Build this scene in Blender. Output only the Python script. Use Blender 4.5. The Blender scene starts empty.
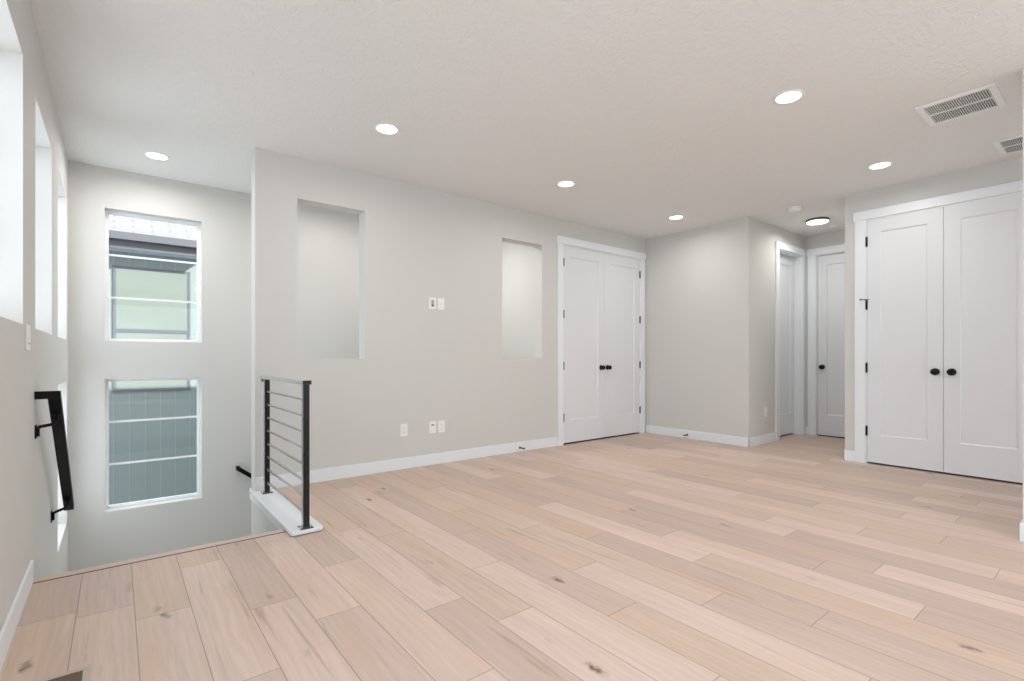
import bpy, bmesh, math, random
from mathutils import Vector, Matrix

S = bpy.context.scene
COL = S.collection
R = math.radians

# ------------------------------------------------------------------ camera, sky, sun, exposure
F_PX, YAW, CXP, VH, EYE = 498.8, 38.43, 511.8, 357.4, 1.065
cam_d = bpy.data.cameras.new('camera')
cam = bpy.data.objects.new('camera', cam_d)
COL.objects.link(cam)
cam.location = (0, 0, EYE)
cam.rotation_euler = (R(90), 0, R(-YAW))
cam_d.sensor_width = 36.0
cam_d.lens = F_PX / 1024 * 36.0
cam_d.shift_x = (512 - CXP) / 1024
cam_d.shift_y = (VH - 340.5) / 1024
cam_d.clip_start = 0.02
S.camera = cam

S.view_settings.view_transform = 'Standard'
S.view_settings.look = 'None'
S.view_settings.gamma = 1.0
S.view_settings.use_curve_mapping = False
S.view_settings.exposure = 0.26

world = bpy.data.worlds.new('sky')
S.world = world
world.use_nodes = True
bg = world.node_tree.nodes['Background']
bg.inputs['Color'].default_value = (0.84, 0.91, 1.0, 1)
bg.inputs['Strength'].default_value = 3.0

sun_d = bpy.data.lights.new('sun', 'SUN')
sun_d.energy = 14.0
sun_d.angle = R(0.6)
sun_d.color = (1.0, 0.965, 0.91)
sun = bpy.data.objects.new('sun', sun_d)
COL.objects.link(sun)
sun.location = (20, -25, 20)
sun.rotation_euler = Vector((-0.9, 1.0, -0.8)).to_track_quat('-Z', 'Y').to_euler()

LAMP_W = 4.8            # each recessed lamp

# ------------------------------------------------------------------ key dimensions (metres)
H = 2.738               # ceiling
XL = -0.318             # left wall face
YC = 4.371              # wall with the two openings (face towards the room)
YCB = 4.518             # its back face
XE = 0.867              # its free end
YW = 5.66               # stair window wall
XB = 5.8914             # projecting wall beside the hall
XC = 5.918              # closet wall
YB = 2.895              # hall left wall
YH = 1.9049             # hall right wall / end of closet wall
XH = 7.48               # hall end wall
XN, YN = 4.1107, 0.4236 # near right partition end
YS = 3.238              # end of the planks at the stair
YBACK = -4.0
NY = 8.6                # wall of the house next door
XOUT = 8.3
ZL = -2.95              # storey below

# ------------------------------------------------------------------ materials
def new_mat(name):
    m = bpy.data.materials.new(name); m.use_nodes = True
    return m, m.node_tree, m.node_tree.nodes['Principled BSDF']

def N(nt, t, **kw):
    n = nt.nodes.new(t)
    for k, v in kw.items(): setattr(n, k, v)
    return n

def plain(name, col, rough=0.5, metal=0.0, spec=0.5, bump=None):
    m, nt, p = new_mat(name)
    p.inputs['Base Color'].default_value = (*col, 1)
    p.inputs['Roughness'].default_value = rough
    p.inputs['Metallic'].default_value = metal
    p.inputs['Specular IOR Level'].default_value = spec
    # slight procedural variation in the finish
    tc = N(nt, 'ShaderNodeTexCoord'); nz = N(nt, 'ShaderNodeTexNoise')
    nz.inputs['Scale'].default_value = (bump or (60, 0, 0))[0]
    nt.links.new(tc.outputs['Object'], nz.inputs['Vector'])
    if bump:
        b = N(nt, 'ShaderNodeBump')
        b.inputs['Strength'].default_value = bump[1]; b.inputs['Distance'].default_value = bump[2]
        nt.links.new(nz.outputs['Fac'], b.inputs['Height']); nt.links.new(b.outputs['Normal'], p.inputs['Normal'])
    else:
        mr = N(nt, 'ShaderNodeMapRange')
        mr.inputs['To Min'].default_value = max(0, rough - 0.03); mr.inputs['To Max'].default_value = rough + 0.03
        nt.links.new(nz.outputs['Fac'], mr.inputs['Value']); nt.links.new(mr.outputs['Result'], p.inputs['Roughness'])
    return m

def satin_black():
    # satin powder coat: near black seen straight on, mirror-like at grazing angles
    m, nt, p = new_mat('satin_black_rail')
    p.inputs['Base Color'].default_value = (0.002, 0.002, 0.002, 1); p.inputs['Roughness'].default_value = 0.4; p.inputs['Specular IOR Level'].default_value = 0.08
    lw = N(nt, 'ShaderNodeLayerWeight'); lw.inputs['Blend'].default_value = 0.5
    pw = N(nt, 'ShaderNodeMath', operation='POWER'); pw.inputs[1].default_value = 1.25
    g = N(nt, 'ShaderNodeBsdfGlossy'); g.inputs['Roughness'].default_value = 0.22; g.inputs['Color'].default_value = (0.95, 0.95, 0.95, 1)
    mx = N(nt, 'ShaderNodeMixShader'); o = nt.nodes['Material Output']
    nt.links.new(lw.outputs['Facing'], pw.inputs[0]); nt.links.new(pw.outputs[0], mx.inputs['Fac'])
    nt.links.new(p.outputs[0], mx.inputs[1]); nt.links.new(g.outputs[0], mx.inputs[2]); nt.links.new(mx.outputs[0], o.inputs['Surface'])
    return m

def emit(name, col, st):
    m, nt, p = new_mat(name)
    p.inputs['Base Color'].default_value = (0.9, 0.9, 0.9, 1)
    p.inputs['Emission Color'].default_value = (*col, 1)
    p.inputs['Emission Strength'].default_value = st
    return m

M = {}
M['wall'] = plain('wall_paint', (0.665, 0.656, 0.63), 0.7, spec=0.25, bump=(140, 0.12, 0.002))
M['trim'] = plain('trim_paint', (0.83, 0.865, 0.895), 0.38)
M['door'] = plain('door_paint', (0.77, 0.79, 0.81), 0.4)
M['black'] = plain('black_metal', (0.005, 0.005, 0.005), 0.4, spec=0.2)
M['matte_black'] = plain('matte_black_metal', (0.004, 0.004, 0.004), 0.5, spec=0.15)
M['rail'] = satin_black()
M['plate'] = plain('white_plastic', (0.90, 0.90, 0.895), 0.35)
M['slot'] = plain('dark_slot', (0.13, 0.13, 0.13), 0.6)
M['grey_slot'] = plain('grey_recess', (0.42, 0.42, 0.42), 0.6)
M['duct'] = plain('dark_duct', (0.02, 0.02, 0.02), 0.8)
M['vent'] = plain('vent_enamel', (0.88, 0.88, 0.88), 0.4)
M['lens'] = emit('lamp_lens', (1.0, 0.96, 0.90), 6.0)
M['bronze'] = plain('bronze_rim', (0.16, 0.115, 0.085), 0.4, metal=0.3)
M['vinyl'] = plain('white_vinyl', (0.88, 0.885, 0.90), 0.35)
M['reg_frame'] = plain('register_frame', (0.50, 0.44, 0.39), 0.5)
M['reg_slat'] = plain('register_slat', (0.16, 0.105, 0.055), 0.45)
M['seam'] = plain('dark_gap', (0.10, 0.05, 0.025), 0.7)
M['stair'] = plain('stair_carpet', (0.74, 0.72, 0.69), 0.95)
M['nosing'] = plain('oak_nosing', (0.62, 0.475, 0.40), 0.45)
M['concrete'] = plain('concrete', (0.42, 0.41, 0.39), 0.9)
M['ground'] = plain('ground_gravel', (0.32, 0.30, 0.27), 0.95)
M['steel'] = plain('grey_rubber', (0.03, 0.03, 0.03), 0.5)

def ceiling_mat():
    m, nt, p = new_mat('ceiling_texture')
    p.inputs['Base Color'].default_value = (0.84, 0.84, 0.825, 1)
    p.inputs['Roughness'].default_value = 0.8
    p.inputs['Specular IOR Level'].default_value = 0.2
    tc = N(nt, 'ShaderNodeTexCoord')
    n1 = N(nt, 'ShaderNodeTexNoise'); n1.inputs['Scale'].default_value = 22; n1.inputs['Detail'].default_value = 3
    n1.inputs['Distortion'].default_value = 1.6
    n2 = N(nt, 'ShaderNodeTexNoise'); n2.inputs['Scale'].default_value = 55; n2.inputs['Detail'].default_value = 2
    r1 = N(nt, 'ShaderNodeMapRange'); r1.inputs['From Min'].default_value = 0.50; r1.inputs['From Max'].default_value = 0.60
    ad = N(nt, 'ShaderNodeMath', operation='MULTIPLY_ADD'); ad.inputs[1].default_value = 0.35
    b = N(nt, 'ShaderNodeBump'); b.inputs['Strength'].default_value = 0.48; b.inputs['Distance'].default_value = 0.004
    for n in (n1, n2): nt.links.new(tc.outputs['Object'], n.inputs['Vector'])
    nt.links.new(n1.outputs['Fac'], r1.inputs['Value'])
    nt.links.new(n2.outputs['Fac'], ad.inputs[0]); nt.links.new(r1.outputs['Result'], ad.inputs[2])
    nt.links.new(ad.outputs[0], b.inputs['Height']); nt.links.new(b.outputs['Normal'], p.inputs['Normal'])
    return m
M['ceiling'] = ceiling_mat()

PW = 0.1905             # plank width
def wood_mat():
    m, nt, p = new_mat('oak_planks')
    L = nt.links.new
    uv = N(nt, 'ShaderNodeUVMap', uv_map='plank')
    at = N(nt, 'ShaderNodeVertexColor', layer_name='tone')
    sep = N(nt, 'ShaderNodeSeparateColor'); L(at.outputs['Color'], sep.inputs['Color'])
    suv = N(nt, 'ShaderNodeSeparateXYZ'); L(uv.outputs['UV'], suv.inputs['Vector'])
    seed = N(nt, 'ShaderNodeMath', operation='MULTIPLY'); seed.inputs[1].default_value = 57.0; L(sep.outputs['Green'], seed.inputs[0])
    cmb = N(nt, 'ShaderNodeCombineXYZ'); L(suv.outputs['X'], cmb.inputs['X']); L(suv.outputs['Y'], cmb.inputs['Y']); L(seed.outputs[0], cmb.inputs['Z'])
    def mapping(sx, sy, sz=1.0):
        mp = N(nt, 'ShaderNodeMapping'); mp.inputs['Scale'].default_value = (sx, sy, sz); L(cmb.outputs[0], mp.inputs['Vector']); return mp
    # plank tone
    ramp = N(nt, 'ShaderNodeValToRGB')
    e = ramp.color_ramp.elements
    e[0].position = 0.0; e[0].color = (0.56, 0.428, 0.36, 1)
    e[1].position = 1.0; e[1].color = (0.70, 0.548, 0.466, 1)
    k = e.new(0.35); k.color = (0.61, 0.467, 0.39, 1)
    k = e.new(0.55); k.color = (0.63, 0.474, 0.366, 1)
    k = e.new(0.75); k.color = (0.665, 0.512, 0.432, 1)
    L(sep.outputs['Red'], ramp.inputs['Fac'])
    # broad streaks
    n1 = N(nt, 'ShaderNodeTexNoise'); n1.inputs['Scale'].default_value = 1.0; n1.inputs['Detail'].default_value = 4; n1.inputs['Distortion'].default_value = 0.6
    L(mapping(14, 1.3).outputs[0], n1.inputs['Vector'])
    n2 = N(nt, 'ShaderNodeTexNoise'); n2.inputs['Scale'].default_value = 1.0; n2.inputs['Detail'].default_value = 6; n2.inputs['Roughness'].default_value = 0.7; n2.inputs['Distortion'].default_value = 0.3
    L(mapping(130, 5).outputs[0], n2.inputs['Vector'])
    r1 = N(nt, 'ShaderNodeMapRange'); r1.inputs['From Min'].default_value = 0.3; r1.inputs['From Max'].default_value = 0.7; r1.inputs['To Min'].default_value = 0.94; r1.inputs['To Max'].default_value = 1.05
    L(n1.outputs['Fac'], r1.inputs['Value'])
    r2 = N(nt, 'ShaderNodeMapRange'); r2.inputs['From Min'].default_value = 0.3; r2.inputs['From Max'].default_value = 0.7; r2.inputs['To Min'].default_value = 0.945; r2.inputs['To Max'].default_value = 1.045
    L(n2.outputs['Fac'], r2.inputs['Value'])
    mm = N(nt, 'ShaderNodeMath', operation='MULTIPLY'); L(r1.outputs[0], mm.inputs[0]); L(r2.outputs[0], mm.inputs[1])
    # cathedral grain
    wv = N(nt, 'ShaderNodeTexWave', wave_type='BANDS', bands_direction='X'); wv.inputs['Scale'].default_value = 9.0; wv.inputs['Distortion'].default_value = 9.0; wv.inputs['Detail'].default_value = 2.5; wv.inputs['Detail Scale'].default_value = 1.4
    L(mapping(1.0, 0.16, 1.0).outputs[0], wv.inputs['Vector'])
    rw = N(nt, 'ShaderNodeMapRange'); rw.inputs['To Min'].default_value = 0.965; rw.inputs['To Max'].default_value = 1.02; L(wv.outputs['Fac'], rw.inputs['Value'])
    mw = N(nt, 'ShaderNodeMath', operation='MULTIPLY'); L(mm.outputs[0], mw.inputs[0]); L(rw.outputs[0], mw.inputs[1]); mm = mw
    vm = N(nt, 'ShaderNodeVectorMath', operation='SCALE'); L(ramp.outputs['Color'], vm.inputs[0]); L(mm.outputs[0], vm.inputs['Scale'])
    # yellowish heartwood drift
    n3 = N(nt, 'ShaderNodeTexNoise'); n3.inputs['Scale'].default_value = 1.0; n3.inputs['Detail'].default_value = 2
    L(mapping(7, 0.9, 3.0).outputs[0], n3.inputs['Vector'])
    r3 = N(nt, 'ShaderNodeMapRange'); r3.inputs['From Min'].default_value = 0.52; r3.inputs['From Max'].default_value = 0.75; r3.inputs['To Max'].default_value = 0.55
    L(n3.outputs['Fac'], r3.inputs['Value'])
    mx = N(nt, 'ShaderNodeMix', data_type='RGBA'); L(r3.outputs[0], mx.inputs['Factor']); L(vm.outputs[0], mx.inputs['A']); mx.inputs['B'].default_value = (0.62, 0.435, 0.30, 1)
    # knots: sparse voronoi cells, stretched along the plank
    vo = N(nt, 'ShaderNodeTexVoronoi'); vo.inputs['Scale'].default_value = 1.0; vo.inputs['Randomness'].default_value = 1.0
    wn = N(nt, 'ShaderNodeTexNoise'); wn.inputs['Scale'].default_value = 28; L(cmb.outputs[0], wn.inputs['Vector'])
    wob = N(nt, 'ShaderNodeVectorMath', operation='MULTIPLY_ADD'); wob.inputs[1].default_value = (0.30, 0.30, 0.0)
    L(wn.outputs['Color'], wob.inputs[0]); L(mapping(7.5, 3.0, 2.3).outputs[0], wob.inputs[2]); L(wob.outputs[0], vo.inputs['Vector'])
    vsep = N(nt, 'ShaderNodeSeparateColor'); L(vo.outputs['Color'], vsep.inputs['Color'])
    gate = N(nt, 'ShaderNodeMath', operation='GREATER_THAN'); gate.inputs[1].default_value = 0.60; L(vsep.outputs['Red'], gate.inputs[0])
    kr = N(nt, 'ShaderNodeMapRange'); kr.inputs['From Min'].default_value = 0.04; kr.inputs['From Max'].default_value = 0.19; kr.inputs['To Min'].default_value = 1.0; kr.inputs['To Max'].default_value = 0.0
    L(vo.outputs['Distance'], kr.inputs['Value'])
    kp = N(nt, 'ShaderNodeMath', operation='POWER'); kp.inputs[1].default_value = 1.8; L(kr.outputs[0], kp.inputs[0])
    kg = N(nt, 'ShaderNodeMath', operation='MULTIPLY'); L(kp.outputs[0], kg.inputs[0]); L(gate.outputs[0], kg.inputs[1])
    kk = N(nt, 'ShaderNodeMath', operation='MULTIPLY'); kk.inputs[1].default_value = 0.85; L(kg.outputs[0], kk.inputs[0])
    mk = N(nt, 'ShaderNodeMix', data_type='RGBA'); L(kk.outputs[0], mk.inputs['Factor']); L(mx.outputs['Result'], mk.inputs['A']); mk.inputs['B'].default_value = (0.10, 0.06, 0.04, 1)
    # thin dark mineral streaks
    n4 = N(nt, 'ShaderNodeTexNoise'); n4.inputs['Scale'].default_value = 1.0; n4.inputs['Detail'].default_value = 3; n4.inputs['Distortion'].default_value = 0.8
    L(mapping(26, 2.0, 5.0).outputs[0], n4.inputs['Vector'])
    r4 = N(nt, 'ShaderNodeMapRange'); r4.inputs['From Min'].default_value = 0.62; r4.inputs['From Max'].default_value = 0.76; r4.inputs['To Max'].default_value = 0.45
    L(n4.outputs['Fac'], r4.inputs['Value'])
    ms = N(nt, 'ShaderNodeMix', data_type='RGBA'); L(r4.outputs[0], ms.inputs['Factor']); L(mk.outputs['Result'], ms.inputs['A']); ms.inputs['B'].default_value = (0.30, 0.20, 0.14, 1)
    # bevelled seams between planks
    def sub(a, b):
        n = N(nt, 'ShaderNodeMath', operation='SUBTRACT')
        for i, v in enumerate((a, b)):
            if isinstance(v, (int, float)): n.inputs[i].default_value = v
            else: L(v, n.inputs[i])
        return n.outputs[0]
    ln = N(nt, 'ShaderNodeMath', operation='MULTIPLY'); ln.inputs[1].default_value = 8.0; L(sep.outputs['Blue'], ln.inputs[0])
    def mn(a, b):
        n = N(nt, 'ShaderNodeMath', operation='MINIMUM'); L(a, n.inputs[0]); L(b, n.inputs[1]); return n.outputs[0]
    dx = mn(suv.outputs['X'], sub(PW, suv.outputs['X']))
    dy = mn(suv.outputs['Y'], sub(ln.outputs[0], suv.outputs['Y']))
    dd = mn(dx, dy)
    sr = N(nt, 'ShaderNodeMapRange'); sr.inputs['From Min'].default_value = 0.0008; sr.inputs['From Max'].default_value = 0.0026; sr.inputs['To Min'].default_value = 0.55; sr.inputs['To Max'].default_value = 0.0
    L(dd, sr.inputs['Value'])
    mf = N(nt, 'ShaderNodeMix', data_type='RGBA'); L(sr.outputs[0], mf.inputs['Factor']); L(ms.outputs['Result'], mf.inputs['A']); mf.inputs['B'].default_value = (0.10, 0.06, 0.04, 1)
    L(mf.outputs['Result'], p.inputs['Base Color'])
    rr = N(nt, 'ShaderNodeMapRange'); rr.inputs['To Min'].default_value = 0.40; rr.inputs['To Max'].default_value = 0.52; L(n1.outputs['Fac'], rr.inputs['Value']); L(rr.outputs[0], p.inputs['Roughness'])
    p.inputs['Specular IOR Level'].default_value = 0.40
    b = N(nt, 'ShaderNodeBump'); b.inputs['Strength'].default_value = 0.06; b.inputs['Distance'].default_value = 0.001
    L(n2.outputs['Fac'], b.inputs['Height']); L(b.outputs['Normal'], p.inputs['Normal'])
    return m
M['wood'] = wood_mat()

def glass_mat():
    m = bpy.data.materials.new('window_glass'); m.use_nodes = True
    nt = m.node_tree; nt.nodes.clear()
    o = N(nt, 'ShaderNodeOutputMaterial'); t = N(nt, 'ShaderNodeBsdfTransparent'); g = N(nt, 'ShaderNodeBsdfGlossy')
    t.inputs['Color'].default_value = (0.95, 0.96, 0.955, 1); g.inputs['Roughness'].default_value = 0.01
    fr = N(nt, 'ShaderNodeFresnel'); fr.inputs['IOR'].default_value = 1.5
    mx = N(nt, 'ShaderNodeMixShader')
    ge = N(nt, 'ShaderNodeNewGeometry'); iv = N(nt, 'ShaderNodeMath', operation='SUBTRACT'); iv.inputs[0].default_value = 1.0   # reflect on the outer faces only
    ml = N(nt, 'ShaderNodeMath', operation='MULTIPLY')
    nt.links.new(ge.outputs['Backfacing'], iv.inputs[1]); nt.links.new(iv.outputs[0], ml.inputs[0]); nt.links.new(fr.outputs[0], ml.inputs[1])
    nt.links.new(ml.outputs[0], mx.inputs['Fac']); nt.links.new(t.outputs[0], mx.inputs[1]); nt.links.new(g.outputs[0], mx.inputs[2])
    nt.links.new(mx.outputs[0], o.inputs['Surface'])
    return m
M['glass'] = glass_mat()

def siding_mat():
    m, nt, p = new_mat('grey_green_siding')
    tc = N(nt, 'ShaderNodeTexCoord'); nz = N(nt, 'ShaderNodeTexNoise'); nz.inputs['Scale'].default_value = 90; nz.inputs['Detail'].default_value = 4
    mp = N(nt, 'ShaderNodeMapping'); mp.inputs['Scale'].default_value = (1, 1, 0.12)
    nt.links.new(tc.outputs['Object'], mp.inputs['Vector']); nt.links.new(mp.outputs[0], nz.inputs['Vector'])
    r = N(nt, 'ShaderNodeValToRGB'); r.color_ramp.elements[0].color = (0.115, 0.142, 0.135, 1); r.color_ramp.elements[1].color = (0.16, 0.19, 0.182, 1)
    nt.links.new(nz.outputs['Fac'], r.inputs['Fac']); nt.links.new(r.outputs['Color'], p.inputs['Base Color'])
    p.inputs['Roughness'].default_value = 0.85
    return m
M['siding'] = siding_mat()
M['batten'] = plain('siding_joint', (0.21, 0.235, 0.23), 0.8)
M['fascia'] = plain('fascia_paint', (0.050, 0.053, 0.062), 0.5)
M['soffit'] = plain('soffit_panel', (0.30, 0.36, 0.44), 0.7)
M['house_vinyl'] = plain('grey_house_vinyl', (0.06, 0.063, 0.074), 0.4)
M['house_pane'] = plain('green_tinted_pane', (0.118, 0.140, 0.122), 0.08)

def shingle_mat():
    m, nt, p = new_mat('roof_shingles')
    tc = N(nt, 'ShaderNodeTexCoord'); br = N(nt, 'ShaderNodeTexBrick')
    br.inputs['Scale'].default_value = 1.0; br.inputs['Brick Width'].default_value = 0.42; br.inputs['Row Height'].default_value = 0.14
    br.inputs['Mortar Size'].default_value = 0.012
    br.inputs['Color1'].default_value = (0.145, 0.145, 0.15, 1); br.inputs['Color2'].default_value = (0.13, 0.13, 0.137, 1); br.inputs['Mortar'].default_value = (0.095, 0.095, 0.10, 1)
    nt.links.new(tc.outputs['Object'], br.inputs['Vector']); nt.links.new(br.outputs['Color'], p.inputs['Base Color'])
    p.inputs['Roughness'].default_value = 0.9
    return m
M['shingle'] = shingle_mat()

# ------------------------------------------------------------------ mesh helpers
ID = lambda a, b, z: (a, b, z)
FY = lambda y: (lambda a, b, z: (a, y - b, z))       # wall facing the camera side (-y): a = x, b = out of the wall
FX = lambda x: (lambda a, b, z: (x - b, a, z))       # wall facing -x: a = y
FXP = lambda x: (lambda a, b, z: (x + b, a, z))      # wall facing +x: a = y
FC = lambda a, b, z: (a, b, H - z)                   # hanging from the ceiling, z downwards

def wloc(o):
    v = Vector((0, 0, 0))
    while o: v += o.location; o = o.parent
    return v

class MB:
    def __init__(s, xf=ID): s.bm = bmesh.new(); s.xf = xf; s.smooth = []
    def V(s, p): return s.bm.verts.new(s.xf(*p))
    def quad(s, *ps): return s.bm.faces.new([s.V(p) for p in ps])
    def box(s, a0, a1, b0, b1, z0, z1, bev=0.0, seg=2):
        t = bmesh.new()
        vs = [t.verts.new((x, y, z)) for x in (a0, a1) for y in (b0, b1) for z in (z0, z1)]
        for f in ((0, 1, 3, 2), (4, 6, 7, 5), (0, 4, 5, 1), (2, 3, 7, 6), (0, 2, 6, 4), (1, 5, 7, 3)): t.faces.new([vs[i] for i in f])
        if bev: bmesh.ops.bevel(t, geom=list(t.edges), offset=bev, segments=seg, affect='EDGES', profile=0.5)
        s.merge(t); return s
    def merge(s, t):
        t.verts.index_update(); mp = [s.V(v.co) for v in t.verts]
        for f in t.faces:
            try: s.bm.faces.new([mp[v.index] for v in f.verts])
            except ValueError: pass
        t.free()
    def prism(s, pts, z0, z1, bev=0.0):          # polygon in (a,b), extruded in z
        t = bmesh.new()
        lo = [t.verts.new((x, y, z0)) for x, y in pts]; hi = [t.verts.new((x, y, z1)) for x, y in pts]
        t.faces.new(lo[::-1]); top = t.faces.new(hi)
        n = len(pts)
        for i in range(n): t.faces.new((lo[i], lo[(i + 1) % n], hi[(i + 1) % n], hi[i]))
        if bev: bmesh.ops.bevel(t, geom=list(top.edges), offset=bev, segments=2, affect='EDGES', profile=0.5)
        s.merge(t); return s
    def lathe(s, c, prof, axis='z', n=32):       # prof: (radius, height along axis)
        rings = []
        for r, h in prof:
            ring = []
            for i in range(n):
                q = 2 * math.pi * i / n; x, y = r * math.cos(q), r * math.sin(q)
                p = (c[0] + x, c[1] + y, c[2] + h) if axis == 'z' else (c[0] + x, c[1] + h, c[2] + y) if axis == 'b' else (c[0] + h, c[1] + x, c[2] + y)
                ring.append(p)
            rings.append([s.V(p) for p in ring])
        for a, b in zip(rings, rings[1:]):
            for i in range(n):
                f = s.bm.faces.new((a[i], a[(i + 1) % n], b[(i + 1) % n], b[i])); f.smooth = True
        for r in (rings[0], rings[-1]):
            s.bm.faces.new(r)
        return s
    def tube(s, pts, r, n=12):                   # round tube along a polyline
        P = [Vector(p) for p in pts]; rings = []
        for i, p in enumerate(P):
            d = ((P[min(i + 1, len(P) - 1)] - p).normalized() + (p - P[max(i - 1, 0)]).normalized()).normalized()
            u = d.orthogonal().normalized() if i == 0 else (prev - prev.dot(d) * d).normalized()
            prev = u; w = d.cross(u)
            rings.append([s.V(p + r * (math.cos(2 * math.pi * k / n) * u + math.sin(2 * math.pi * k / n) * w)) for k in range(n)])
        for a, b in zip(rings, rings[1:]):
            for i in range(n):
                f = s.bm.faces.new((a[i], a[(i + 1) % n], b[(i + 1) % n], b[i])); f.smooth = True
        s.bm.faces.new(rings[0]); s.bm.faces.new(rings[-1]); return s
    def sweep(s, pts, w, h):                     # rectangular bar along a polyline in a plane of constant a: offsets (a: w, in-plane: h)
        P = [Vector(p) for p in pts]; rings = []
        for i, p in enumerate(P):
            d = ((P[min(i + 1, len(P) - 1)] - p).normalized() + (p - P[max(i - 1, 0)]).normalized()).normalized()
            k = d.cross(Vector((1, 0, 0))).normalized()
            c = max(0.5, d.dot((P[min(i + 1, len(P) - 1)] - P[max(i - 1, 0)]).normalized()))
            rings.append([s.V(p + Vector((sx * w / 2, 0, 0)) + k * sh * h / 2) for sx, sh in ((-1, -1), (1, -1), (1, 1), (-1, 1))])
        for a, b in zip(rings, rings[1:]):
            for i in range(4): s.bm.faces.new((a[i], a[(i + 1) % 4], b[(i + 1) % 4], b[i]))
        s.bm.faces.new(rings[0]); s.bm.faces.new(rings[-1]); return s
    def build(s, name, mat, parent=None, loc=None):
        o = Vector(loc) if loc is not None else Vector((0, 0, 0))
        base = (wloc(parent) if parent else Vector((0, 0, 0)))
        bmesh.ops.recalc_face_normals(s.bm, faces=list(s.bm.faces))
        for v in s.bm.verts: v.co -= base + o
        me = bpy.data.meshes.new(name); s.bm.to_mesh(me); s.bm.free()
        for m_ in (mat if isinstance(mat, (list, tuple)) else [mat]): me.materials.append(m_)
        ob = bpy.data.objects.new(name, me); COL.objects.link(ob)
        ob.location = o
        if parent: ob.parent = parent
        return ob

def tag(o, label=None, cat=None, group=None, kind=None):
    if label: o['label'] = label
    if cat: o['category'] = cat
    if group: o['group'] = group
    if kind: o['kind'] = kind
    return o

def thing(name, loc, label, cat, group=None, kind=None):
    o = bpy.data.objects.new(name, None); COL.objects.link(o); o.location = loc; o.empty_display_size = 0.05
    return tag(o, label, cat, group, kind)

def struct(o): o['kind'] = 'structure'; return o

def dup(root, loc, label):
    r = root.copy(); COL.objects.link(r); r.location = loc; r['label'] = label
    for ch in list(root.children):
        c = ch.copy(); COL.objects.link(c); c.parent = r
        for g in list(ch.children):
            d = g.copy(); COL.objects.link(d); d.parent = c
    return r

def wall(name, xf, a0, a1, z0, z1, thick, holes=(), mat=None):
    """A wall slab: local a along it, b = 0 at its face and -thick at its back, with rectangular holes (a0,a1,z0,z1)."""
    A = sorted({a0, a1, *[h[0] for h in holes], *[h[1] for h in holes]}); A = [a for a in A if a0 <= a <= a1]
    Z = sorted({z0, z1, *[h[2] for h in holes], *[h[3] for h in holes]}); Z = [z for z in Z if z0 <= z <= z1]
    mb = MB(xf); vc = {}
    def v(i, j, b):
        k = (i, j, b)
        if k not in vc: vc[k] = mb.V((A[i], b, Z[j]))
        return vc[k]
    solid = lambda i, j: 0 <= i < len(A) - 1 and 0 <= j < len(Z) - 1 and not any(h[0] <= (A[i] + A[i + 1]) / 2 <= h[1] and h[2] <= (Z[j] + Z[j + 1]) / 2 <= h[3] for h in holes)
    for i in range(len(A) - 1):
        for j in range(len(Z) - 1):
            if not solid(i, j): continue
            for b in (0, -thick): mb.bm.faces.new((v(i, j, b), v(i + 1, j, b), v(i + 1, j + 1, b), v(i, j + 1, b)))
            for di, dj, p, q in ((-1, 0, (i, j), (i, j + 1)), (1, 0, (i + 1, j), (i + 1, j + 1)), (0, -1, (i, j), (i + 1, j)), (0, 1, (i, j + 1), (i + 1, j + 1))):
                if not solid(i + di, j + dj): mb.bm.faces.new((v(*p, 0), v(*q, 0), v(*q, -thick), v(*p, -thick)))
    return struct(mb.build(name, mat or M['wall']))

# ------------------------------------------------------------------ the room shell
WT = 0.17
WIN_Z = (1.209, 2.384)
LOW_Z = (-0.297, 0.873)
WX = (-0.078, 0.652)                                   # stair window opening in x
LW = [(2.20, 3.03), (3.455, 4.28), (4.68, 5.50)]       # left wall windows in y (upper row)
LLOW = (4.68, 5.50)
ADDED_LOW_WIN = (2.35, 3.75, -0.95, 0.75)                   # added unseen window, brings daylight up the lower stair flight
LBIG_ADDED = [(-3.7, -2.3), (-1.9, -0.5), (-0.1, 1.3)]       # tall left wall windows out of view, added to raise the daylight

left_holes = [(a, b, *WIN_Z) for a, b in LW] + [(*LLOW, *LOW_Z)] + [(a, b, 0.25, 2.384) for a, b in LBIG_ADDED]
wall('wall_left', FXP(XL), YBACK, YW, ZL, H, WT, left_holes)
wall('wall_stair', FY(YW), XL - WT, XOUT, ZL, H, WT, [(*WX, *WIN_Z), (*WX, *LOW_Z), ADDED_LOW_WIN])
DD = (4.256, 5.768)                                    # double door opening
wall('wall_opening', FY(YC), XE, XB, 0.0, H, YCB - YC,
     [(1.186, 1.773, 1.050, 2.393), (3.33, 3.921, 1.055, 2.386), (DD[0], DD[1], 0.0, 2.445)])
wall('wall_opening_lower', FY(YC + 0.02), XE, 4.0, ZL, -0.0008, YCB - YC - 0.02)
wall('wall_landing', FX(4.0), YCB, YW, ZL, H, 0.12)
wall('wall_projecting', FX(XB), YB, YC, 0.0, H, 0.12)
wall('wall_hall_left', FY(YB), XB + 0.12, XH, 0.0, H, 0.13, [(6.672, 7.385, 0.0, 2.46)])
wall('wall_hall_end', FX(XH), YH - 0.2, YB + 0.13, 0.0, H, 0.13, [(2.0, 2.757, 0.0, 2.46)])
wall('wall_hall_right', lambda a, b, z: (a, YH + b, z), XC + 0.13, XH, 0.0, H, 0.13)
CL = (0.51, 1.723)                                     # closet door opening in y
wall('wall_closet', FX(XC), YBACK, YH, 0.0, H, 0.13, [(*CL, 0.0, 2.45)])
wall('wall_near_right', FX(XN), -0.7, YN, 0.0, H, 0.13)
RW_ADDED = [(-0.1, 1.7), (2.0, 3.8), (4.1, 5.7)]                          # rear wall windows behind the camera, added to brighten the room
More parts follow.
